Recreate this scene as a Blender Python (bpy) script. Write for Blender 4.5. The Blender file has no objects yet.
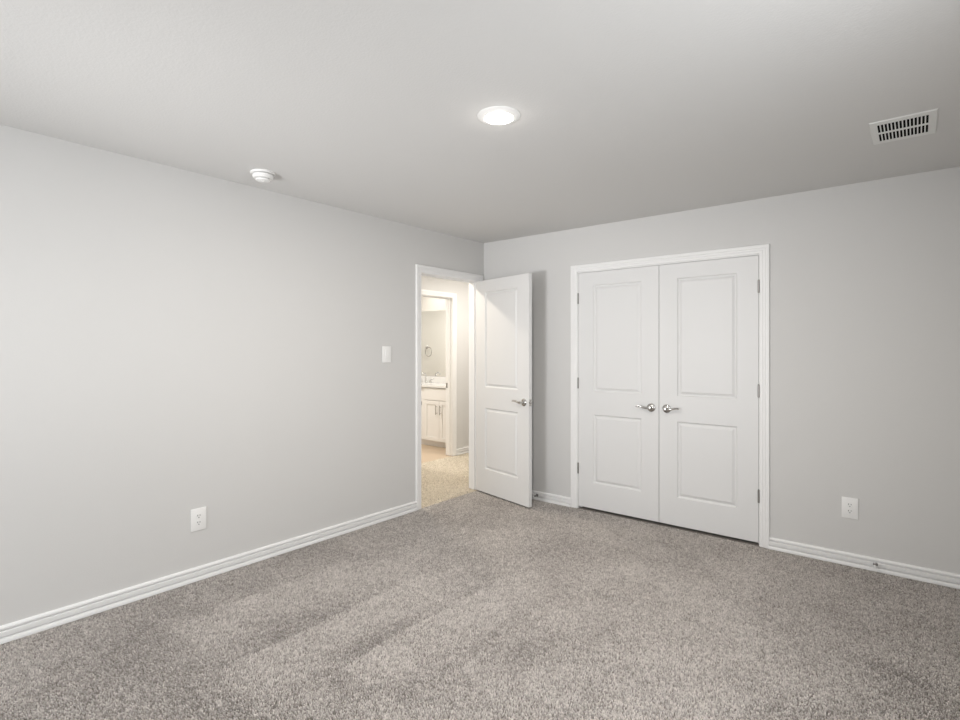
import bpy, bmesh, math, random
import numpy as np
from mathutils import Vector, Matrix
random.seed(7)
C = bpy.context.scene.collection
S = bpy.context.scene
PI = math.pi

# ------------------------------------------------------------------ camera, world, lights, exposure
F_PX, YAW, HORIZON = 535.3, math.radians(39.22), 349.8
cd = bpy.data.cameras.new('camera'); cam = bpy.data.objects.new('camera', cd); C.objects.link(cam)
cam.location = (3.344, -4.156, 1.379); cam.rotation_euler = (PI/2, 0, YAW)
cd.sensor_width = 36.0; cd.lens = F_PX*36.0/960.0
cd.shift_y = -(360.0-HORIZON)/960.0; cd.clip_start = 0.02
S.camera = cam

w = bpy.data.worlds.new('sky'); S.world = w; w.use_nodes = True
bg = w.node_tree.nodes['Background']; bg.inputs[0].default_value = (0.75, 0.87, 1.0, 1); bg.inputs[1].default_value = 1.0

S.view_settings.view_transform = 'Standard'; S.view_settings.look = 'None'
S.view_settings.gamma = 1.0; S.view_settings.use_curve_mapping = False
S.view_settings.exposure = -0.05

def area(name, loc, rot, sx, sy, power, col, shape='RECTANGLE', spread=180):
    l = bpy.data.lights.new(name, 'AREA'); l.shape = shape; l.size = sx; l.size_y = sy
    l.energy = power; l.color = col; l.spread = math.radians(spread)
    o = bpy.data.objects.new(name, l); C.objects.link(o); o.location = loc; o.rotation_euler = rot
    return o
# rear window daylight, hall and bathroom lamps, plus added fill lights
area('window_daylight', (1.15, -5.60, 1.42), (PI/2, 0, 0), 0.92, 1.42, 32, (0.97, 0.985, 1.0))
area('side_window_daylight', (3.735, -2.95, 1.42), (PI/2, 0, PI/2), 1.0, 1.42, 25, (0.97, 0.985, 1.0))  # added fill light, set in a made-up side window
area('hall_lamp_light', (-0.66, -0.55, 2.40), (0, 0, 0), 0.16, 0.16, 18, (1.0, 0.90, 0.76), 'DISK')
area('hall_far_lamp_light', (-0.40, 1.10, 2.40), (0, 0, 0), 0.16, 0.16, 21, (1.0, 0.95, 0.88), 'DISK')  # added lamp that evens out the hall wall and floor
def aim(o, to): o.rotation_euler = (Vector(to)-o.location).to_track_quat('-Z', 'Y').to_euler()
aim(area('window_bounce', (1.15, -5.55, 0.95), (0, 0, 0), 0.9, 0.5, 9.4, (0.99, 0.99, 1.0), spread=62), (0.95, 0.0, 2.44))  # added fill light that lifts the far upper corner
area('bathroom_ceiling_light', (-2.35, 0.25, 2.40), (0, 0, 0), 0.2, 0.2, 30, (1.0, 0.97, 0.915), 'DISK')
area('bathroom_vanity_light', (-2.35, 1.50, 2.36), (0, 0, 0), 0.5, 0.1, 5, (1.0, 0.97, 0.91))
area('ceiling_lamp_light', (1.876, -2.222, 2.418), (0, 0, 0), 0.13, 0.13, 25, (1.0, 0.95, 0.88), 'DISK')
pl = bpy.data.lights.new('ceiling_lamp_glow', 'POINT'); pl.energy = 0.30; pl.color = (1.0, 0.95, 0.88); pl.shadow_soft_size = 0.03
plo = bpy.data.objects.new('ceiling_lamp_glow', pl); C.objects.link(plo); plo.location = (1.876, -2.222, 2.385)

# ------------------------------------------------------------------ materials
def new_mat(name):
    m = bpy.data.materials.new(name); m.use_nodes = True
    nt = m.node_tree; return m, nt, nt.nodes['Principled BSDF']
def plain(name, col, rough=0.5, metal=0.0, spec=0.5, bump=None):
    m, nt, b = new_mat(name)
    b.inputs['Base Color'].default_value = (*col, 1); b.inputs['Roughness'].default_value = rough
    b.inputs['Metallic'].default_value = metal; b.inputs['Specular IOR Level'].default_value = spec
    if bump:
        tc = nt.nodes.new('ShaderNodeTexCoord'); n = nt.nodes.new('ShaderNodeTexNoise')
        n.inputs['Scale'].default_value = bump[0]; n.inputs['Detail'].default_value = bump[2] if len(bump) > 2 else 3
        bp = nt.nodes.new('ShaderNodeBump'); bp.inputs['Strength'].default_value = bump[1]; bp.inputs['Distance'].default_value = 0.002
        nt.links.new(tc.outputs['Object'], n.inputs['Vector']); nt.links.new(n.outputs['Fac'], bp.inputs['Height'])
        nt.links.new(bp.outputs['Normal'], b.inputs['Normal'])
    return m
def emit(name, col, strength):
    m, nt, b = new_mat(name)
    b.inputs['Base Color'].default_value = (0.9, 0.9, 0.9, 1)
    b.inputs['Emission Color'].default_value = (*col, 1); b.inputs['Emission Strength'].default_value = strength
    return m

M = {}
M['wall'] = plain('greige_wall_paint', (0.700, 0.692, 0.678), 0.75, spec=0.25, bump=(140, 0.25))
M['ceiling'] = plain('ceiling_paint', (0.715, 0.708, 0.695), 0.85, spec=0.2, bump=(110, 0.45))
M['trim'] = plain('white_trim_paint', (0.92, 0.915, 0.907), 0.38, spec=0.4)
M['door'] = plain('white_door_paint', (0.80, 0.797, 0.79), 0.42, spec=0.4, bump=(60, 0.05))
M['plastic'] = plain('white_plastic', (0.92, 0.915, 0.90), 0.35)
M['slot'] = plain('socket_slot', (0.06, 0.06, 0.06), 0.6)
M['nickel'] = plain('satin_nickel', (0.54, 0.53, 0.51), 0.22, 1.0)
M['hinge'] = plain('hinge_steel', (0.36, 0.35, 0.335), 0.4, 1.0)
M['steel'] = plain('brushed_steel', (0.38, 0.37, 0.36), 0.3, 1.0)
M['rubber'] = plain('white_rubber', (0.80, 0.80, 0.79), 0.6)
M['duct'] = plain('duct_black', (0.006, 0.006, 0.006), 0.9, spec=0.1)
M['register'] = plain('register_enamel', (0.80, 0.80, 0.78), 0.45)
M['lens'] = emit('lit_lamp_lens', (1.0, 0.97, 0.90), 14.0)
M['bathwall'] = plain('bathroom_wall_paint', (0.70, 0.675, 0.63), 0.75, spec=0.25)
M['cabinet'] = plain('cabinet_paint', (0.87, 0.855, 0.83), 0.45)
M['marble'] = plain('cultured_marble', (0.82, 0.805, 0.785), 0.15)
M['chrome'] = plain('chrome', (0.75, 0.75, 0.75), 0.08, 1.0)
M['mirror'] = plain('mirror_silver', (0.93, 0.94, 0.93), 0.01, 1.0)
M['vinyl'] = plain('warm_vinyl_floor', (0.55, 0.43, 0.31), 0.5, bump=(30, 0.1))
M['shade'] = emit('lit_glass_shade', (1.0, 0.90, 0.72), 8.0)

def carpet(name, dark, light):
    # tone = yarn colour with painted pile shading, stored on the pile mesh (0..1)
    m, nt, b = new_mat(name); N, Lk = nt.nodes, nt.links
    at_ = N.new('ShaderNodeAttribute'); at_.attribute_name = 'tone'
    ramp = N.new('ShaderNodeValToRGB'); ramp.color_ramp.elements[0].position = 0.0; ramp.color_ramp.elements[1].position = 1.0
    ramp.color_ramp.elements[0].color = (*dark, 1); ramp.color_ramp.elements[1].color = (*light, 1)
    Lk.new(at_.outputs['Fac'], ramp.inputs[0]); Lk.new(ramp.outputs[0], b.inputs['Base Color'])
    b.inputs['Roughness'].default_value = 0.95; b.inputs['Specular IOR Level'].default_value = 0.05
    return m
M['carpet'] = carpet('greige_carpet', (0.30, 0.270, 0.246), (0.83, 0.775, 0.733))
M['carpet_hall'] = carpet('hall_carpet', (0.60, 0.525, 0.41), (0.88, 0.80, 0.675))  # colour raised and yellowed to carry the warm hall light
M['carpet_back'] = plain('carpet_backing', (0.22, 0.19, 0.165), 0.95, spec=0.05)

# ------------------------------------------------------------------ helpers
def finish(name, bm, mat, parent=None, smooth=None, loc=None):
    bmesh.ops.recalc_face_normals(bm, faces=bm.faces)
    me = bpy.data.meshes.new(name); bm.to_mesh(me); bm.free(); me.materials.append(mat)
    o = bpy.data.objects.new(name, me); C.objects.link(o)
    if parent is not None: o.parent = parent
    if loc is not None: o.location = loc
    if smooth is not None:
        a = math.radians(smooth)
        me.shade_smooth()
        b2 = bmesh.new(); b2.from_mesh(me)
        for e in b2.edges:
            if len(e.link_faces) != 2 or e.calc_face_angle(0) > a: e.smooth = False
        b2.to_mesh(me); b2.free()
    return o
def empty(name, loc=(0, 0, 0), rz=0.0):
    o = bpy.data.objects.new(name, None); C.objects.link(o); o.location = loc; o.rotation_euler = (0, 0, rz)
    o.empty_display_size = 0.05
    return o
def tag(o, label, cat, group=None, kind=None):
    o['label'] = label; o['category'] = cat
    if group: o['group'] = group
    if kind: o['kind'] = kind
    return o
def struct(o, label, cat): return tag(o, label, cat, None, 'structure')
def box(bm, x0, x1, y0, y1, z0, z1, bevel=0.0, seg=2):
    vs = [bm.verts.new((x, y, z)) for x in (x0, x1) for y in (y0, y1) for z in (z0, z1)]
    fs = [bm.faces.new([vs[i] for i in q]) for q in ((0,1,3,2),(4,6,7,5),(0,4,5,1),(2,3,7,6),(0,2,6,4),(1,5,7,3))]
    if bevel:
        es = list({e for f in fs for e in f.edges})
        bmesh.ops.bevel(bm, geom=es, offset=bevel, segments=seg, affect='EDGES', profile=0.5)
    return vs
def lathe(bm, prof, n=32, mat=Matrix.Identity(4)):
    # prof: (radius, height) pairs turned about local z
    rings = []
    for r, z in prof:
        if r < 1e-6: rings.append([bm.verts.new(mat @ Vector((0, 0, z)))])
        else: rings.append([bm.verts.new(mat @ Vector((r*math.cos(2*PI*k/n), r*math.sin(2*PI*k/n), z))) for k in range(n)])
    for a, c in zip(rings, rings[1:]):
        for k in range(n):
            k2 = (k+1) % n
            if len(a) == 1 and len(c) == 1: continue
            if len(a) == 1: bm.faces.new((a[0], c[k], c[k2]))
            elif len(c) == 1: bm.faces.new((a[k], c[0], a[k2]))
            else: bm.faces.new((a[k], c[k], c[k2], a[k2]))
def tube(bm, pts, rad, n=12, flat=1.0, upv=Vector((0, 0, 1))):
    rings = []
    for i, q in enumerate(pts):
        q = Vector(q); t = (Vector(pts[min(i+1, len(pts)-1)]) - Vector(pts[max(i-1, 0)])).normalized()
        s = t.cross(upv)
        if s.length < 1e-4: s = t.cross(Vector((0, 1, 0)))
        s.normalize(); u = s.cross(t).normalized()
        r = rad[i] if isinstance(rad, (list, tuple)) else rad
        rings.append([bm.verts.new(q + s*(r*flat*math.cos(2*PI*k/n)) + u*(r*math.sin(2*PI*k/n))) for k in range(n)])
    for a, c in zip(rings, rings[1:]):
        for k in range(n): bm.faces.new((a[k], c[k], c[(k+1) % n], a[(k+1) % n]))
    bm.faces.new(rings[0]); bm.faces.new(list(reversed(rings[-1])))
def extrude_profile(bm, prof, p0, p1, out):
    # prof (t outwards, z up) swept straight from p0 to p1; out = horizontal direction out of the wall
    rings = []
    for q in (p0, p1):
        rings.append([bm.verts.new(Vector(q) + Vector(out)*t + Vector((0, 0, z))) for t, z in prof])
    n = len(prof)
    for k in range(n): bm.faces.new((rings[0][k], rings[0][(k+1) % n], rings[1][(k+1) % n], rings[1][k]))
    bm.faces.new(rings[0]); bm.faces.new(list(reversed(rings[1])))
ROT = {'-y': Matrix.Rotation(PI/2, 4, 'X'), '+x': Matrix.Rotation(PI/2, 4, 'Y'), '-z': Matrix.Rotation(PI, 4, 'X'), '+y': Matrix.Rotation(-PI/2, 4, 'X')}
def at(x, y, z, d=None): return Matrix.Translation((x, y, z)) @ (ROT[d] if d else Matrix.Identity(4))

# ------------------------------------------------------------------ the room shell
H = 2.44; T = 0.115
XR, YF = 3.74, -5.60                 # right and front (behind the camera) wall faces
EY0, EY1 = -0.868, -0.092            # entry door opening between jamb faces (on wall x = 0)
CX0, CX1 = 1.057, 2.484              # closet opening between jamb faces (on wall y = 0)
BY0, BY1 = 0.243, 1.005              # bathroom door opening (on hall wall x = HX)
HX = -1.332; OZ = 2.047; J = 0.018; JH = OZ + J
BN = 1.851                            # bathroom back wall face
HE = 2.3                              # far end of the hall
HS = -2.2                             # near end of the hall
BW = -3.25; BS = -0.9                 # bathroom west and south faces

PB = -0.009                           # carpet backing lies this far below the tips of the pile
def noise2(x, y, cell, seed):
    # smooth value noise on a grid of the given cell size, 0..1
    rg = np.random.default_rng(seed); g = rg.random((97, 97))
    u = x/cell + 41.3; v = y/cell + 37.7
    iu, iv = np.floor(u).astype(int), np.floor(v).astype(int); fu, fv = u-iu, v-iv
    fu = fu*fu*(3-2*fu); fv = fv*fv*(3-2*fv); a, c = iu % 97, iv % 97; a1, c1 = (iu+1) % 97, (iv+1) % 97
    return (g[a, c]*(1-fu)+g[a1, c]*fu)*(1-fv)+(g[a, c1]*(1-fu)+g[a1, c1]*fu)*fv
def sstep(a, b, x):
    t = np.clip((x-a)/(b-a), 0, 1); return t*t*(3-2*t)
def nap(x, y):
    # lay of the pile, -1..1: foot and vacuum marks; three swaths parallel to the left wall
    n = 1.1*(noise2(x, y, 0.55, 3)-0.5) + 0.9*(noise2(x, y, 0.20, 4)-0.5) + 0.6*(noise2(x, y, 0.075, 5)-0.5)
    xx = x + 0.05*(noise2(x, y, 0.5, 8)-0.5)
    sw = np.zeros_like(x)
    for x0, x1, y0 in ((0.42, 1.00, -3.08), (1.00, 1.40, -3.00), (1.40, 1.80, -2.75)):
        t = (xx-x0)/(x1-x0)
        sw += np.where((t > 0) & (t < 1), (0.9 - 1.4*sstep(0.35, 1.0, t)), 0)*sstep(0, 0.03, y-y0)*(1-sstep(0.6, 1.7, y-y0))
    before = -0.75*(1-sstep(-3.14, -3.06, y))*sstep(0.2, 0.5, x)*(1-sstep(1.3, 1.7, x))
    spot = -1.1*np.exp(-(((x-3.27)/0.13)**2+((y+1.24)/0.10)**2)) - 0.7*np.exp(-(((x-2.05)/0.16)**2+((y+1.35)/0.08)**2))
    return np.clip(n+sw+before+spot, -1.3, 1.3)
def pile(name, parent, x0, x1, y0, y1, pitch, mat, seed, marks):
    # every tuft is a bent three-sided yarn end standing on the backing
    rg = np.random.default_rng(seed)
    gx, gy = np.meshgrid(np.arange(x0+pitch/2, x1, pitch), np.arange(y0+pitch/2, y1, pitch))
    x = gx.ravel(); y = gy.ravel(); n = x.size
    x = np.clip(x + rg.uniform(-.6, .6, n)*pitch, x0+.004, x1-.004); y = np.clip(y + rg.uniform(-.6, .6, n)*pitch, y0+.004, y1-.004)
    lay = nap(x, y) if marks else 0.7*(noise2(x, y, 0.3, 6)-0.5)
    ang = rg.uniform(0, 2*PI, n); rad = pitch*rg.uniform(0.50, 0.72, n); h = rg.uniform(0.0075, 0.0120, n)
    lx = rg.normal(0, 0.0036, n); ly = rg.normal(0, 0.0036, n) + 0.0035*lay
    co = np.empty((n, 7, 3), np.float32)
    for k in range(3):
        a = ang + k*2*PI/3
        co[:, k] = np.stack([x+rad*np.cos(a), y+rad*np.sin(a), np.full(n, PB)], 1)
        co[:, 3+k] = np.stack([x+0.45*lx+0.85*rad*np.cos(a+0.5), y+0.45*ly+0.85*rad*np.sin(a+0.5), PB+0.6*h], 1)
    co[:, 6] = np.stack([x+lx, y+ly, PB+h], 1)
    fq = np.array([[0, 1, 4, 3], [1, 2, 5, 4], [2, 0, 3, 5]]); ft = np.array([[3, 4, 6], [4, 5, 6], [5, 3, 6]])
    loops = np.concatenate([fq.ravel(), ft.ravel()]); starts = np.array([0, 4, 8, 12, 15, 18])
    base = (np.arange(n)*7)[:, None]
    me = bpy.data.meshes.new(name)
    me.vertices.add(n*7); me.vertices.foreach_set('co', co.ravel())
    me.loops.add(n*21); me.loops.foreach_set('vertex_index', (loops[None]+base).astype(np.int32).ravel())
    me.polygons.add(n*6); me.polygons.foreach_set('loop_start', (starts[None]+(np.arange(n)*21)[:, None]).astype(np.int32).ravel())
    me.update(calc_edges=True)
    tone = np.clip(0.55 + rg.normal(0, 0.26, n) + 0.35*(noise2(x, y, 0.016, seed+9)-0.5) + 0.15*lay, 0, 1)  # lay term paints in how leaning tufts catch the light
    tv = np.repeat(tone[:, None], 7, 1); tv[:, :3] -= 0.30  # tuft roots painted darker, for the shade between tufts
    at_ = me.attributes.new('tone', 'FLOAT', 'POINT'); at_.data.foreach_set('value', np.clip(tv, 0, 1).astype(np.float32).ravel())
    me.materials.append(mat)
    o = bpy.data.objects.new(name, me); C.objects.link(o); o.parent = parent; o['kind'] = 'stuff'
    return o
bm = bmesh.new(); box(bm, 0, XR, YF, 0.0, -0.10, PB)
fl = struct(finish('floor', bm, M['carpet_back']), 'greige cut pile carpet with vacuum marks filling the bedroom floor', 'carpet')
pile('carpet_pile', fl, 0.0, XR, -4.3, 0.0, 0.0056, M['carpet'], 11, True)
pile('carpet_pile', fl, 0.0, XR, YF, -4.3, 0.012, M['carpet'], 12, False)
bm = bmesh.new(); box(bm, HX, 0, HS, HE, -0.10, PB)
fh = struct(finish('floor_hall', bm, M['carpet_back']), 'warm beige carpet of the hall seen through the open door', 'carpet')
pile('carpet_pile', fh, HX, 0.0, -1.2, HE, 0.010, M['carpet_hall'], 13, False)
bm = bmesh.new(); box(bm, BW-0.05, HX, BS, BN, -0.10, -0.004)
struct(finish('floor_bathroom', bm, M['vinyl']), 'tan bathroom floor below the white vanity', 'floor')
bm = bmesh.new(); box(bm, 0, 3.9, 0, 0.9, -0.10, 0.0)
struct(finish('floor_closet', bm, M['carpet']), 'carpet inside the closed closet under the double doors', 'carpet')
bm = bmesh.new(); box(bm, BW-0.2, XR+0.2, YF-0.2, HE+0.2, H, H+0.12)
struct(finish('ceiling', bm, M['ceiling']), 'flat greige painted bedroom ceiling with light orange peel texture', 'ceiling')

bm = bmesh.new()
box(bm, -T, 0, YF-T, EY0-J, -0.1, H); box(bm, -T, 0, EY1+J, HE, -0.1, H); box(bm, -T, 0, EY0-J, EY1+J, JH, H)
struct(finish('wall_left', bm, M['wall']), 'long greige wall on the left with the open doorway', 'wall')
bm = bmesh.new()
box(bm, 0, CX0-J, 0, T, -0.1, H); box(bm, CX1+J, XR+T, 0, T, -0.1, H); box(bm, CX0-J, CX1+J, 0, T, JH, H)
struct(finish('wall_back', bm, M['wall']), 'greige wall on the right holding the closet double doors', 'wall')
WX0, WX1, WZ0, WZ1 = 0.67, 1.63, 0.69, 2.15
bm = bmesh.new()
box(bm, 0, WX0, YF-T, YF, -0.1, H); box(bm, WX1, XR+T, YF-T, YF, -0.1, H); box(bm, WX0, WX1, YF-T, YF, -0.1, WZ0); box(bm, WX0, WX1, YF-T, YF, WZ1, H)
struct(finish('wall_front', bm, M['wall']), 'greige bedroom wall with a window behind the viewpoint', 'wall')
SY0, SY1 = -3.47, -2.43
bm = bmesh.new()
box(bm, XR, XR+T, YF, SY0, -0.1, H); box(bm, XR, XR+T, SY1, 0, -0.1, H); box(bm, XR, XR+T, SY0, SY1, -0.1, WZ0); box(bm, XR, XR+T, SY0, SY1, WZ1, H)
struct(finish('wall_right', bm, M['wall']), 'greige bedroom side wall with a window out of view', 'wall')
bm = bmesh.new(); box(bm, 0.6, 3.2, 0.75, 0.85, -0.1, H); box(bm, 0.5, 0.6, T, 0.85, -0.1, H); box(bm, 3.2, 3.3, T, 0.85, -0.1, H)
struct(finish('wall_closet', bm, M['wall']), 'walls inside the closet behind the double doors', 'wall')
bm = bmesh.new()
box(bm, HX-T, HX, HS, BY0-J, -0.1, H); box(bm, HX-T, HX, BY1+J, HE, -0.1, H); box(bm, HX-T, HX, BY0-J, BY1+J, JH, H)
struct(finish('wall_hall', bm, M['wall']), 'hall wall beyond the open door with the bathroom doorway in it', 'wall')
bm = bmesh.new(); box(bm, HX-T, -T, HE, HE+0.1, -0.1, H); box(bm, HX-T, -T, HS-0.1, HS, -0.1, H)
struct(finish('wall_hall_end', bm, M['wall']), 'short end walls of the hall beyond the open door', 'wall')
bm = bmesh.new(); box(bm, BW-0.1, HX-T, BN, BN+0.1, -0.1, H)
struct(finish('wall_bathroom_back', bm, M['bathwall']), 'cream bathroom wall behind the vanity and mirror', 'wall')
bm = bmesh.new(); box(bm, BW-0.1, BW, BS, BN, -0.1, H); box(bm, BW-0.1, HX-T, BS-0.1, BS, -0.1, H)
struct(finish('wall_bathroom_side', bm, M['bathwall']), 'cream bathroom side walls reflected in the vanity mirror', 'wall')

# windows out of view; the side one is made up to hold fill light
def window(n, axis, a0, a1, plane, label):
    r = struct(empty('window_%d' % n), label, 'window')
    def fr(bm, s0, s1, z0, z1, d0, d1):
        if axis == 'y': box(bm, s0, s1, plane-d1, plane-d0, z0, z1, 0.002, 1)
        else: box(bm, plane+d0, plane+d1, s0, s1, z0, z1, 0.002, 1)
    bm = bmesh.new(); f = 0.03
    for s0, s1, z0, z1 in ((a0, a0+f, WZ0, WZ1), (a1-f, a1, WZ0, WZ1), (a0+f, a1-f, WZ0, WZ0+f), (a0+f, a1-f, WZ1-f, WZ1)): fr(bm, s0, s1, z0, z1, 0.055, 0.105)
    finish('window_frame', bm, M['trim'], r)
    bm = bmesh.new(); fr(bm, a0-0.04, a1+0.04, WZ0-0.025, WZ0, -0.03, 0.0); finish('window_sill', bm, M['trim'], r)
    return r
window(1, 'y', WX0, WX1, YF, 'white framed window in the wall behind the viewpoint')
window(2, 'x', SY0, SY1, XR, 'white framed window in the side wall out of view')

# ------------------------------------------------------------------ baseboards
BP = [(0, 0), (0.0240, 0), (0.0250, 0.005), (0.0240, 0.014), (0.0210, 0.0215), (0.0010, 0.0220), (0.0010, 0.0290), (0.0140, 0.0300), (0.0150, 0.0320), (0.0150, 0.0520),
      (0.0135, 0.0535), (0.0005, 0.0540), (0.0005, 0.0600), (0.0110, 0.0605), (0.0125, 0.0640), (0.0120, 0.070), (0.0095, 0.0750), (0.0060, 0.0780), (0, 0.0785)]
def baseboard(name, runs, label):
    bm = bmesh.new()
    for p0, p1, out in runs: extrude_profile(bm, BP, p0, p1, out)
    return struct(finish(name, bm, M['trim'], smooth=35), label, 'baseboard')
CW = 0.062; RV = 0.006                # casing width and reveal
eo0, eo1 = EY0-RV-CW, EY1+RV+CW; co0, co1 = CX0-RV-CW, CX1+RV+CW; bo0, bo1 = BY0-RV-CW, BY1+RV+CW
baseboard('baseboard_left', [((0, YF, 0), (0, eo0, 0), (1, 0, 0))], 'white moulded baseboard along the long left wall')
baseboard('baseboard_back', [((0, 0, 0), (co0, 0, 0), (0, -1, 0)), ((co1, 0, 0), (XR, 0, 0), (0, -1, 0))], 'white moulded baseboard either side of the closet doors')
baseboard('baseboard_front', [((0.03, YF, 0), (XR, YF, 0), (0, 1, 0))], 'white baseboard on the wall behind the viewpoint')
baseboard('baseboard_right', [((XR, YF+0.03, 0), (XR, -0.03, 0), (-1, 0, 0))], 'white baseboard on the side wall out of view')
baseboard('baseboard_hall', [((HX, bo1, 0), (HX, HE, 0), (1, 0, 0)), ((HX, HS, 0), (HX, bo0, 0), (1, 0, 0))], 'white baseboard in the hall beside the bathroom doorway')

# ------------------------------------------------------------------ door casings and jambs
CP = [(0, 0), (0, 0.0075), (0.004, 0.0110), (0.019, 0.0110), (0.0200, 0.0085), (0.0235, 0.0125), (0.034, 0.0140), (0.0355, 0.0115), (0.0385, 0.0168), (0.054, 0.0175), (0.0600, 0.0165), (CW, 0.013), (CW, 0)]
def frame_map(axis, plane, sign):
    if axis == 'y': return lambda s, z, t: Vector((s, plane+sign*t, z))
    return lambda s, z, t: Vector((plane+sign*t, s, z))
def casing(parent, fm, a0, a1):
    bm = bmesh.new(); i0, i1, iz = a0-RV, a1+RV, OZ+RV
    rings = []
    for s, z, ds, dz in ((i0, 0, -1, 0), (i0, iz, -1, 1), (i1, iz, 1, 1), (i1, 0, 1, 0)):
        rings.append([bm.verts.new(fm(s+ds*wd, z+dz*wd, t)) for wd, t in CP])
    n = len(CP)
    for a, c in zip(rings, rings[1:]):
        for k in range(n): bm.faces.new((a[k], a[(k+1) % n], c[(k+1) % n], c[k]))
    bm.faces.new(rings[0]); bm.faces.new(list(reversed(rings[-1])))
    return finish('casing', bm, M['trim'], parent, smooth=20)
def jamb(parent, axis, a0, a1, p0, p1, stop):
    def bx(bm, s0, s1, q0, q1, z0, z1):
        if axis == 'y': box(bm, s0, s1, q0, q1, z0, z1, 0.0008, 1)
        else: box(bm, q0, q1, s0, s1, z0, z1, 0.0008, 1)
    bm = bmesh.new()
    bx(bm, a0-J, a0, p0, p1, 0, JH); bx(bm, a1, a1+J, p0, p1, 0, JH); bx(bm, a0, a1, p0, p1, OZ, JH)
    finish('jamb', bm, M['trim'], parent)
    bm = bmesh.new(); q0, q1 = stop; st = 0.011
    bx(bm, a0, a0+st, q0, q1, 0, OZ-st); bx(bm, a1-st, a1, q0, q1, 0, OZ-st); bx(bm, a0, a1, q0, q1, OZ-st, OZ)
    finish('stop_moulding', bm, M['trim'], parent)
t1 = struct(empty('trim_1', (0, 0, 0)), 'white moulded frame around the open doorway in the left wall', 'door frame')
casing(t1, frame_map('x', 0, 1), EY0, EY1); casing(t1, frame_map('x', -T, -1), EY0, EY1)
jamb(t1, 'x', EY0, EY1, -T, 0, (-0.075, -0.038))
bm = bmesh.new(); box(bm, -0.030, 0.0012, EY0-0.0002, EY0+0.0012, 0.885, 0.945, 0.0004, 1); box(bm, -0.0005, 0.0075, EY0-0.004, EY0+0.0012, 0.900, 0.930, 0.0006, 1)
o = finish('strike_plate', bm, M['hinge'], t1); o['label'] = 'dark metal strike plate'
t2 = struct(empty('trim_2', (0, 0, 0)), 'white moulded frame around the closet double doors', 'door frame')
casing(t2, frame_map('y', 0, -1), CX0, CX1)
jamb(t2, 'y', CX0, CX1, 0, T, (0.040, 0.075))
t3 = struct(empty('trim_3', (0, 0, 0)), 'cream lit frame of the bathroom doorway across the hall', 'door frame')
casing(t3, frame_map('x', HX, 1), BY0, BY1); casing(t3, frame_map('x', HX-T, -1), BY0, BY1)
jamb(t3, 'x', BY0, BY1, HX-T, HX, (HX-0.075, HX-0.038))
bm = bmesh.new(); box(bm, HX-T+0.004, HX-T+0.036, BY1-0.0014, BY1+0.0002, 0.880, 0.945, 0.0004, 1)
o = finish('strike_plate', bm, M['hinge'], t3); o['label'] = 'dark metal strike plate'

# ------------------------------------------------------------------ two-panel moulded doors
PANELS = [(0.238, 0.826), (1.022, 1.933)]
RINGS = [(0.0, 0.0), (0.0025, 0.0040), (0.007, 0.0090), (0.012, 0.0115), (0.017, 0.0112), (0.024, 0.0075), (0.031, 0.0030), (0.034, 0.0018)]
def door_slab(parent, w_, z0, z1, th, stile, flip=False):
    # local: x 0..w, front face at y = 0 looking to -y, back face at y = th
    bm = bmesh.new()
    def side(y, s):
        xs = [0, stile, w_-stile, w_]; zs = [z0, PANELS[0][0], PANELS[0][1], PANELS[1][0], PANELS[1][1], z1]
        g = {}
        for i, x in enumerate(xs):
            for k, z in enumerate(zs): g[i, k] = bm.verts.new((x, y, z))
        for i in range(3):
            for k in range(5):
                if i == 1 and k in (1, 3): continue
                bm.faces.new((g[i, k], g[i+1, k], g[i+1, k+1], g[i, k+1]))
        for k in (1, 3):
            prev = [g[1, k], g[2, k], g[2, k+1], g[1, k+1]]
            xa, xb, za, zb = xs[1], xs[2], zs[k], zs[k+1]
            for off, dep in RINGS[1:]:
                cur = [bm.verts.new((x, y+s*dep, z)) for x, z in ((xa+off, za+off), (xb-off, za+off), (xb-off, zb-off), (xa+off, zb-off))]
                for e in range(4): bm.faces.new((prev[e], prev[(e+1) % 4], cur[(e+1) % 4], cur[e]))
                prev = cur
            bm.faces.new(prev)
        rim = [g[0, k] for k in range(6)] + [g[1, 5], g[2, 5]] + [g[3, k] for k in range(5, -1, -1)] + [g[2, 0], g[1, 0]]
        return rim
    a = side(0.0, 1); c = side(th, -1)
    for k in range(len(a)): bm.faces.new((a[k], a[(k+1) % len(a)], c[(k+1) % len(a)], c[k]))
    return finish('door_leaf', bm, M['door'], parent, smooth=18)
def lever(parent, x, y, z, direction, out=-1):
    # round rose, neck and wave-shaped lever; direction = +1/-1 along local x
    r = empty('lever_handle', (x, y, z)); r.parent = parent
    d = '-y' if out < 0 else '+y'
    bm = bmesh.new()
    lathe(bm, [(0, 0), (0.0325, 0), (0.0335, 0.003), (0.0320, 0.0065), (0.0265, 0.0105), (0.0185, 0.0130), (0.0150, 0.0140), (0, 0.0140)], 40, at(0, 0, 0, d))
    finish('rose', bm, M['nickel'], r, smooth=30)
    bm = bmesh.new()
    lathe(bm, [(0, 0.012), (0.0125, 0.012), (0.0110, 0.020), (0.0105, 0.034), (0.0125, 0.044), (0.0135, 0.052), (0.0115, 0.0575), (0, 0.059)], 28, at(0, 0, 0, d))
    pts, rad = [], []
    for k in range(22):
        q = k/21.0
        xx = direction*(0.004 + 0.106*q)
        zz = -0.0035*math.sin(q*PI*0.9) + 0.0125*math.sin(max(0, q-0.22)/0.78*PI*0.72)**2*(1 if q > 0.22 else 0)
        yy = out*(0.048 - 0.010*math.sin(q*PI))
        pts.append((xx, yy, zz)); rad.append((0.0095*(1-q) + 0.0066*q)*(1.0 if k < 20 else (0.85 if k == 20 else 0.45)))
    tube(bm, pts, rad, 14, 0.72)
    finish('lever', bm, M['nickel'], r, smooth=40)
    return r
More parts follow.
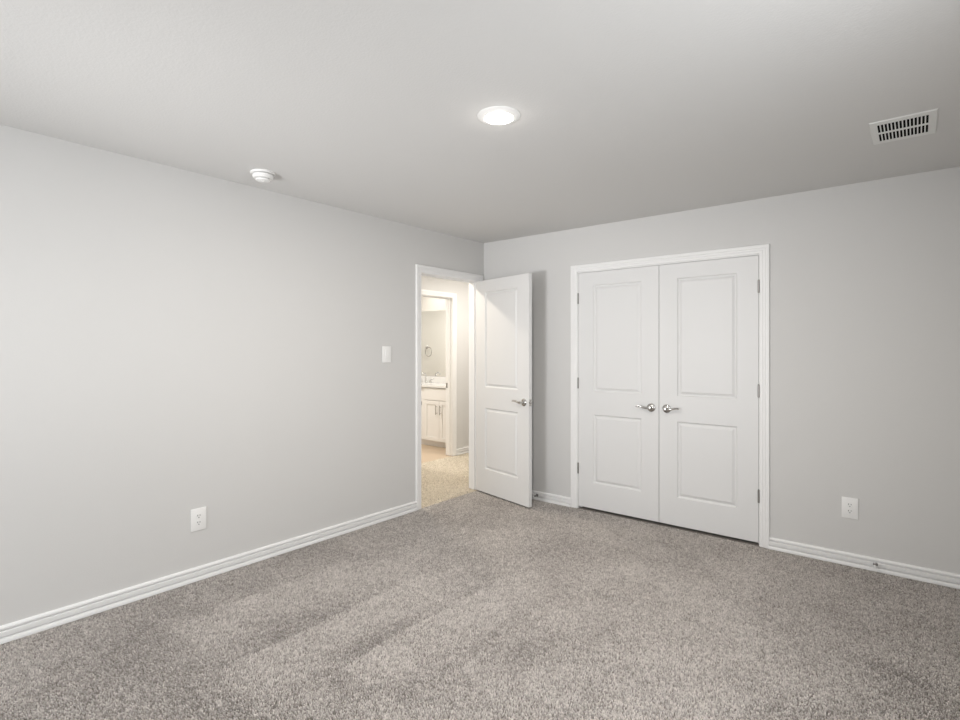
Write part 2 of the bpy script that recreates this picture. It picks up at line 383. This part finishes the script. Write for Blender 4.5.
def hinges(parent, x, y, zs, leafdir):
    for zc in zs:
        bm = bmesh.new()
        lathe(bm, [(0, -0.048), (0.003, -0.048), (0.0045, -0.045), (0.0062, -0.0445), (0.0062, 0.0445), (0.0045, 0.045), (0.003, 0.048), (0, 0.048)], 16, Matrix.Translation((x, y, zc)))
        box(bm, min(x, x+leafdir*0.002), max(x, x+leafdir*0.002), y+0.003, y+0.030, zc-0.0445, zc+0.0445)
        o = finish('hinge', bm, M['hinge'], parent, smooth=30); o['label'] = 'dull metal hinge'
DZ0, DZ1, TH = 0.014, 2.044, 0.035
d1 = struct(empty('door_1', (0.0065, -0.0895, 0), math.radians(-13.3)), 'white two panel door standing open at the doorway beside the corner', 'door')
slab = door_slab(d1, 0.762, DZ0, DZ1, TH, 0.147); slab.location = (0.002, -TH, 0)
lever(d1, 0.702, -TH, 0.919, -1, -1); lever(d1, 0.702, 0, 0.919, -1, 1)
hinges(d1, 0, 0.004, (1.83, 1.09, 0.35), 1)
bm = bmesh.new(); box(bm, 0.7638, 0.7652, -0.030, -0.005, 0.890, 0.947, 0.0004, 1)
lathe(bm, [(0, 0), (0.0085, 0), (0.0085, 0.007), (0.006, 0.010), (0, 0.0105)], 16, at(0.765, -TH/2, 0.919, '+x'))
o = finish('latch_plate', bm, M['nickel'], d1, smooth=30); o['label'] = 'metal latch plate with bolt on the door edge'
d2 = struct(empty('door_2', (CX0+0.003, 0.001, 0)), 'left leaf of the white closet double doors, lever pointing left', 'door')
door_slab(d2, 0.7085, 0.022, DZ1, TH, 0.142)
lever(d2, 0.7085-0.060, 0, 0.920, -1)
hinges(d2, -0.0015, -0.0055, (1.825, 1.09, 0.35), 1)
d3 = struct(empty('door_3', (CX1-0.003-0.7085, 0.001, 0)), 'right leaf of the white closet double doors, lever pointing right', 'door')
door_slab(d3, 0.7085, 0.022, DZ1, TH, 0.140)
lever(d3, 0.060, 0, 0.920, 1)
hinges(d3, 0.7085+0.0015, -0.0055, (1.825, 1.09, 0.35), -1)

# ------------------------------------------------------------------ ceiling fittings
r = tag(empty('ceiling_light', (1.876, -2.222, H)), 'round white recessed ceiling light, switched on', 'light')
bm = bmesh.new(); lathe(bm, [(0.067, 0), (0.098, 0), (0.0975, 0.003), (0.088, 0.0075), (0.072, 0.0125), (0.066, 0.0125), (0.064, 0.009), (0.067, 0)], 56, at(0, 0, 0, '-z'))
finish('trim_ring', bm, M['plastic'], r, smooth=30)
bm = bmesh.new(); lathe(bm, [(0.0645, 0.004), (0.0645, 0.0095), (0.050, 0.0135), (0.028, 0.0160), (0, 0.0168)], 48, at(0, 0, 0, '-z'))
o = finish('lens', bm, M['lens'], r, smooth=30); o['label'] = 'glowing white lens'

r = tag(empty('smoke_detector', (0.308, -2.494, H)), 'round white smoke detector on the ceiling near the left wall', 'smoke detector')
bm = bmesh.new(); lathe(bm, [(0, 0), (0.070, 0), (0.071, 0.004), (0.070, 0.009), (0.067, 0.0115), (0, 0.0115)], 48, at(0, 0, 0, '-z')); finish('mounting_base', bm, M['plastic'], r, smooth=30)
bm = bmesh.new(); lathe(bm, [(0, 0.0115), (0.045, 0.0115), (0.045, 0.0165), (0.0600, 0.0165), (0.0590, 0.025), (0.0540, 0.034), (0.049, 0.037), (0, 0.037)], 48, at(0, 0, 0, '-z')); finish('housing', bm, M['plastic'], r, smooth=30)
bm = bmesh.new(); lathe(bm, [(0, 0.037), (0.030, 0.037), (0.030, 0.0400), (0.041, 0.0400), (0.041, 0.044), (0.039, 0.048), (0.034, 0.051), (0, 0.052)], 40, at(0, 0, 0, '-z')); finish('sensor_cap', bm, M['plastic'], r, smooth=30)
bm = bmesh.new(); lathe(bm, [(0, 0.051), (0.012, 0.051), (0.012, 0.0535), (0.010, 0.0545), (0, 0.0548)], 24, at(0, 0, 0, '-z')); finish('test_button', bm, M['plastic'], r, smooth=30)
bm = bmesh.new(); lathe(bm, [(0, 0.0), (0.0025, 0.0), (0.002, 0.0015), (0, 0.0018)], 12, at(0.022, -0.012, -0.0512, '-z')); finish('indicator_lamp', bm, M['slot'], r)

# air vent: 0.25 wide in x, 0.34 long in y, two rows of fourteen slots
r = tag(empty('air_vent', (3.293, -0.897, H)), 'white slotted air vent in the ceiling at the right', 'vent')
bm = bmesh.new(); hx, hy = 0.1245, 0.166; ax0, ax1 = -0.097, 0.095; ay0, ay1 = -0.122, 0.126; zt = -0.0055
def plate(bm, x0, x1, y0, y1): box(bm, x0, x1, y0, y1, zt, zt+0.002)
plate(bm, -hx+0.004, ax0, -hy+0.004, hy-0.004); plate(bm, ax1, hx-0.004, -hy+0.004, hy-0.004); plate(bm, ax0, ax1, -hy+0.004, ay0); plate(bm, ax0, ax1, ay1, hy-0.004)
# flared rim down from the ceiling
o4 = [(-hx, -hy), (hx, -hy), (hx, hy), (-hx, hy)]; i4 = [(-hx+0.005, -hy+0.005), (hx-0.005, -hy+0.005), (hx-0.005, hy-0.005), (-hx+0.005, hy-0.005)]
va = [bm.verts.new((x, y, 0)) for x, y in o4]; vb = [bm.verts.new((x, y, zt)) for x, y in i4]
for k in range(4): bm.faces.new((va[k], va[(k+1) % 4], vb[(k+1) % 4], vb[k]))
finish('frame', bm, M['register'], r)
bm = bmesh.new(); n = 14; pitch = (ax1-ax0)/n; mid = (ay0+ay1)/2
for k in range(n+1): box(bm, ax0+k*pitch-0.0025, ax0+k*pitch+0.0025, ay0, ay1, zt+0.0002, zt+0.0030)
box(bm, ax0, ax1, mid-0.011, mid+0.011, zt, zt+0.002)
finish('louver_grille', bm, M['register'], r)
bm = bmesh.new(); box(bm, -hx+0.012, hx-0.012, -hy+0.012, hy-0.012, -0.0015, -0.0005)
o = finish('duct_opening', bm, M['duct'], r); o['label'] = 'black opening behind the slots'

# ------------------------------------------------------------------ wall plates (local: plate in the x-z plane, facing -y)
PW, PH_ = 0.0445, 0.0665
def rounded_plate(name, parent, hw, hh, d0, d1, mat, bev):
    bm = bmesh.new(); box(bm, -hw, hw, -d1, -d0, -hh, hh, bev, 3); return finish(name, bm, mat, parent, smooth=40)
def screw(parent, x, y, z):
    bm = bmesh.new(); lathe(bm, [(0, 0), (0.0034, 0), (0.0030, 0.0009), (0, 0.0012)], 14, at(x, y, z, '-y')); finish('screw', bm, M['plastic'], parent)
def outlet(loc, rz, label):
    r = tag(empty('electrical_outlet', loc, rz), label, 'outlet', 'electrical outlets low on the walls')
    rounded_plate('cover_plate', r, PW, PH_, 0, 0.0065, M['plastic'], 0.0022)
    screw(r, 0, -0.0065, 0)
    for s in (1, -1):
        bm = bmesh.new(); lathe(bm, [(0, 0.0055), (0.0172, 0.0055), (0.0172, 0.0078), (0.0160, 0.0086), (0, 0.0086)], 28, at(0, 0, s*0.0205, '-y'))
        f = finish('socket_face', bm, M['plastic'], r, smooth=30)
        for dx, hz in ((-0.0064, 0.0044), (0.0064, 0.0036)):
            bm = bmesh.new(); box(bm, dx-0.0017, dx+0.0017, -0.0090, -0.0080, s*0.0205+0.004-hz, s*0.0205+0.004+hz); o = finish('slot', bm, M['slot'], f); o['label'] = 'dark contact slot'
        bm = bmesh.new(); lathe(bm, [(0, 0.008), (0.0029, 0.008), (0.0029, 0.0090), (0, 0.0090)], 14, at(0, 0, s*0.0205-0.0082, '-y')); o = finish('ground_hole', bm, M['slot'], f); o['label'] = 'dark round ground hole'
    return r
outlet((0, -2.735, 0.362), PI/2, 'white electrical outlet low on the long left wall')
outlet((3.012, 0, 0.366), 0, 'white electrical outlet low on the wall right of the closet')
r = tag(empty('light_switch', (0, -1.262, 1.342), PI/2), 'white rocker light switch beside the open doorway', 'switch')
rounded_plate('cover_plate', r, PW, PH_, 0, 0.0065, M['plastic'], 0.0022)
bm = bmesh.new(); vs = box(bm, -0.0166, 0.0166, -0.0080, -0.0060, -0.0335, 0.0335, 0.0006, 1)
for v in bm.verts:
    if v.co.y < -0.007: v.co.y -= 0.0035*max(0, v.co.z)/0.0335
finish('rocker', bm, M['plastic'], r)
for z in (0.0485, -0.0485): screw(r, 0, -0.0065, z)

# ------------------------------------------------------------------ baseboard door stops
def door_stop(x, z, length, label):
    r = tag(empty('door_stop', (x, -0.0150, z)), label, 'door stop', 'door stops on the baseboard')
    bm = bmesh.new(); lathe(bm, [(0, 0), (0.0125, 0), (0.0125, 0.0025), (0.008, 0.005), (0, 0.005)], 24, at(0, 0, 0, '-y')); finish('flange', bm, M['steel'], r, smooth=30)
    bm = bmesh.new(); prof = [(0, 0.004)]
    nn = 14
    for k in range(nn*2+1): prof.append((0.0062 if k % 2 else 0.0050, 0.005 + (length-0.017)*k/(nn*2)))
    prof.append((0, prof[-1][1])); lathe(bm, prof, 20, at(0, 0, 0, '-y')); finish('spring', bm, M['steel'], r, smooth=20)
    bm = bmesh.new(); lathe(bm, [(0, length-0.014), (0.0085, length-0.014), (0.0095, length-0.011), (0.0095, length-0.003), (0.0080, length), (0, length+0.0005)], 24, at(0, 0, 0, '-y')); o = finish('rubber_tip', bm, M['rubber'], r, smooth=30); o['label'] = 'white rubber tip'
    return r
door_stop(3.144, 0.044, 0.060, 'small metal door stop on the baseboard right of the closet')
door_stop(0.642, 0.044, 0.075, 'small metal door stop on the baseboard behind the open door')

# ------------------------------------------------------------------ bathroom seen through the doorways
VX0, VX1, VY = -3.20, -1.452, 1.311
VB = BN-0.002
r = tag(empty('vanity_cabinet', ((VX0+VX1)/2, VY, -0.004)), 'white bathroom vanity cabinet with shaker doors across the hall', 'cabinet')
def V(bm, x0, x1, y0, y1, z0, z1, bev=0.0): box(bm, x0-(VX0+VX1)/2, x1-(VX0+VX1)/2, y0-VY, y1-VY, z0+0.004, z1+0.004, bev, 1)
bm = bmesh.new(); V(bm, VX0, VX1, VY+0.02, VB, 0.085, 0.846); finish('body', bm, M['cabinet'], r)
bm = bmesh.new(); V(bm, VX0, VX1, VY+0.075, VB, -0.004, 0.085); finish('toe_kick', bm, M['cabinet'], r)
def shaker(x0, x1, z0, z1, name, rail=0.055):
    bm = bmesh.new()
    V(bm, x0, x0+rail, VY, VY+0.02, z0, z1); V(bm, x1-rail, x1, VY, VY+0.02, z0, z1); V(bm, x0+rail, x1-rail, VY, VY+0.02, z0, z0+rail); V(bm, x0+rail, x1-rail, VY, VY+0.02, z1-rail, z1)
    V(bm, x0+rail, x1-rail, VY+0.009, VY+0.02, z0+rail, z1-rail)
    return finish(name, bm, M['cabinet'], r)
def pull(door, x, z0, z1):
    bm = bmesh.new(); cx = x-(VX0+VX1)/2
    tube(bm, [(cx, -0.030, z0), (cx, -0.030, z1)], 0.0055, 10); 
    for z in (z0+0.02, z1-0.02): tube(bm, [(cx, 0.0, z), (cx, -0.030, z)], 0.0045, 8)
    finish('bar_pull', bm, M['nickel'], door, smooth=40)
for xm in (-1.860, -2.700):
    for s in (-1, 1):
        a, c = (xm-0.300, xm-0.002) if s < 0 else (xm+0.002, xm+0.300)
        d = shaker(a, c, 0.088, 0.657, 'cabinet_door'); pull(d, xm+s*0.038, 0.470, 0.600)
    bm = bmesh.new(); V(bm, xm-0.300, xm+0.300, VY, VY+0.02, 0.664, 0.835, 0.002); finish('drawer_front', bm, M['cabinet'], r)

bm = bmesh.new()
SX, SYc = -2.50, 1.575; bx0, bx1, by0, by1 = SX-0.24, SX+0.24, 1.40, 1.68
r2 = tag(empty('vanity_countertop', (SX, VY, 0.846)), 'glossy white countertop with a sink on the bathroom vanity', 'countertop')
def K(bm, x0, x1, y0, y1, z0, z1, bev=0.0): box(bm, x0-SX, x1-SX, y0-VY, y1-VY, z0-0.846, z1-0.846, bev, 2)
for q in ((VX0, VX1, VY-0.022, by0), (VX0, VX1, by1, VB), (VX0, bx0, by0, by1), (bx1, VX1, by0, by1)): K(bm, *q, 0.846, 0.872)
finish('slab', bm, M['marble'], r2)
bm = bmesh.new(); K(bm, bx0, bx1, by0, by1, 0.8462, 0.8485); finish('sink_bowl', bm, M['marble'], r2)
bm = bmesh.new(); K(bm, VX0, VX1, VB-0.018, VB, 0.872, 0.966, 0.002)
tag(finish('backsplash', bm, M['marble'], loc=(SX, VY, 0.846)), 'white backsplash strip between the bathroom countertop and the mirror', 'backsplash')
r = tag(empty('faucet', (-2.545, 1.738, 0.872)), 'chrome faucet on the bathroom vanity countertop', 'faucet')
bm = bmesh.new(); lathe(bm, [(0, 0), (0.026, 0), (0.025, 0.006), (0.016, 0.012), (0.014, 0.060), (0.011, 0.066), (0, 0.066)], 24); finish('base', bm, M['chrome'], r, smooth=30)
bm = bmesh.new(); tube(bm, [(0, 0, 0.06), (0, 0, 0.10), (0, -0.006, 0.125), (0, -0.03, 0.145), (0, -0.06, 0.147), (0, -0.09, 0.132), (0, -0.10, 0.11)], 0.0095, 12, upv=Vector((1, 0, 0))); finish('spout', bm, M['chrome'], r, smooth=40)
for s in (-1, 1):
    bm = bmesh.new(); lathe(bm, [(0, 0), (0.021, 0), (0.018, 0.01), (0.013, 0.03), (0.012, 0.05), (0, 0.052)], 20, Matrix.Translation((s*0.10, 0, 0)))
    tube(bm, [(s*0.10, 0, 0.048), (s*0.17, -0.005, 0.062)], 0.006, 10); finish('tap_handle', bm, M['chrome'], r, smooth=40)
r = tag(empty('wall_mirror', (-2.33, BN, 0.967)), 'large frameless mirror on the bathroom wall above the vanity', 'mirror')
bm = bmesh.new(); box(bm, -0.86, 0.86, -0.006, 0, 0, 1.02, 0.001, 1); finish('glass', bm, M['mirror'], r)
r = tag(empty('towel_ring', (BW, 1.225, 1.425)), 'metal towel ring on the bathroom wall, showing in the vanity mirror', 'towel ring')
bm = bmesh.new(); lathe(bm, [(0, 0), (0.026, 0), (0.025, 0.008), (0.011, 0.014), (0.011, 0.045), (0, 0.046)], 24, at(0, 0, 0, '+x')); finish('wall_mount', bm, M['nickel'], r, smooth=30)
bm = bmesh.new(); tube(bm, [(0.040, 0.075*math.sin(a), -0.080+0.080*math.cos(a)) for a in [2*PI*k/32 for k in range(33)]], 0.0055, 10, upv=Vector((1, 0, 0))); finish('ring', bm, M['nickel'], r, smooth=50)
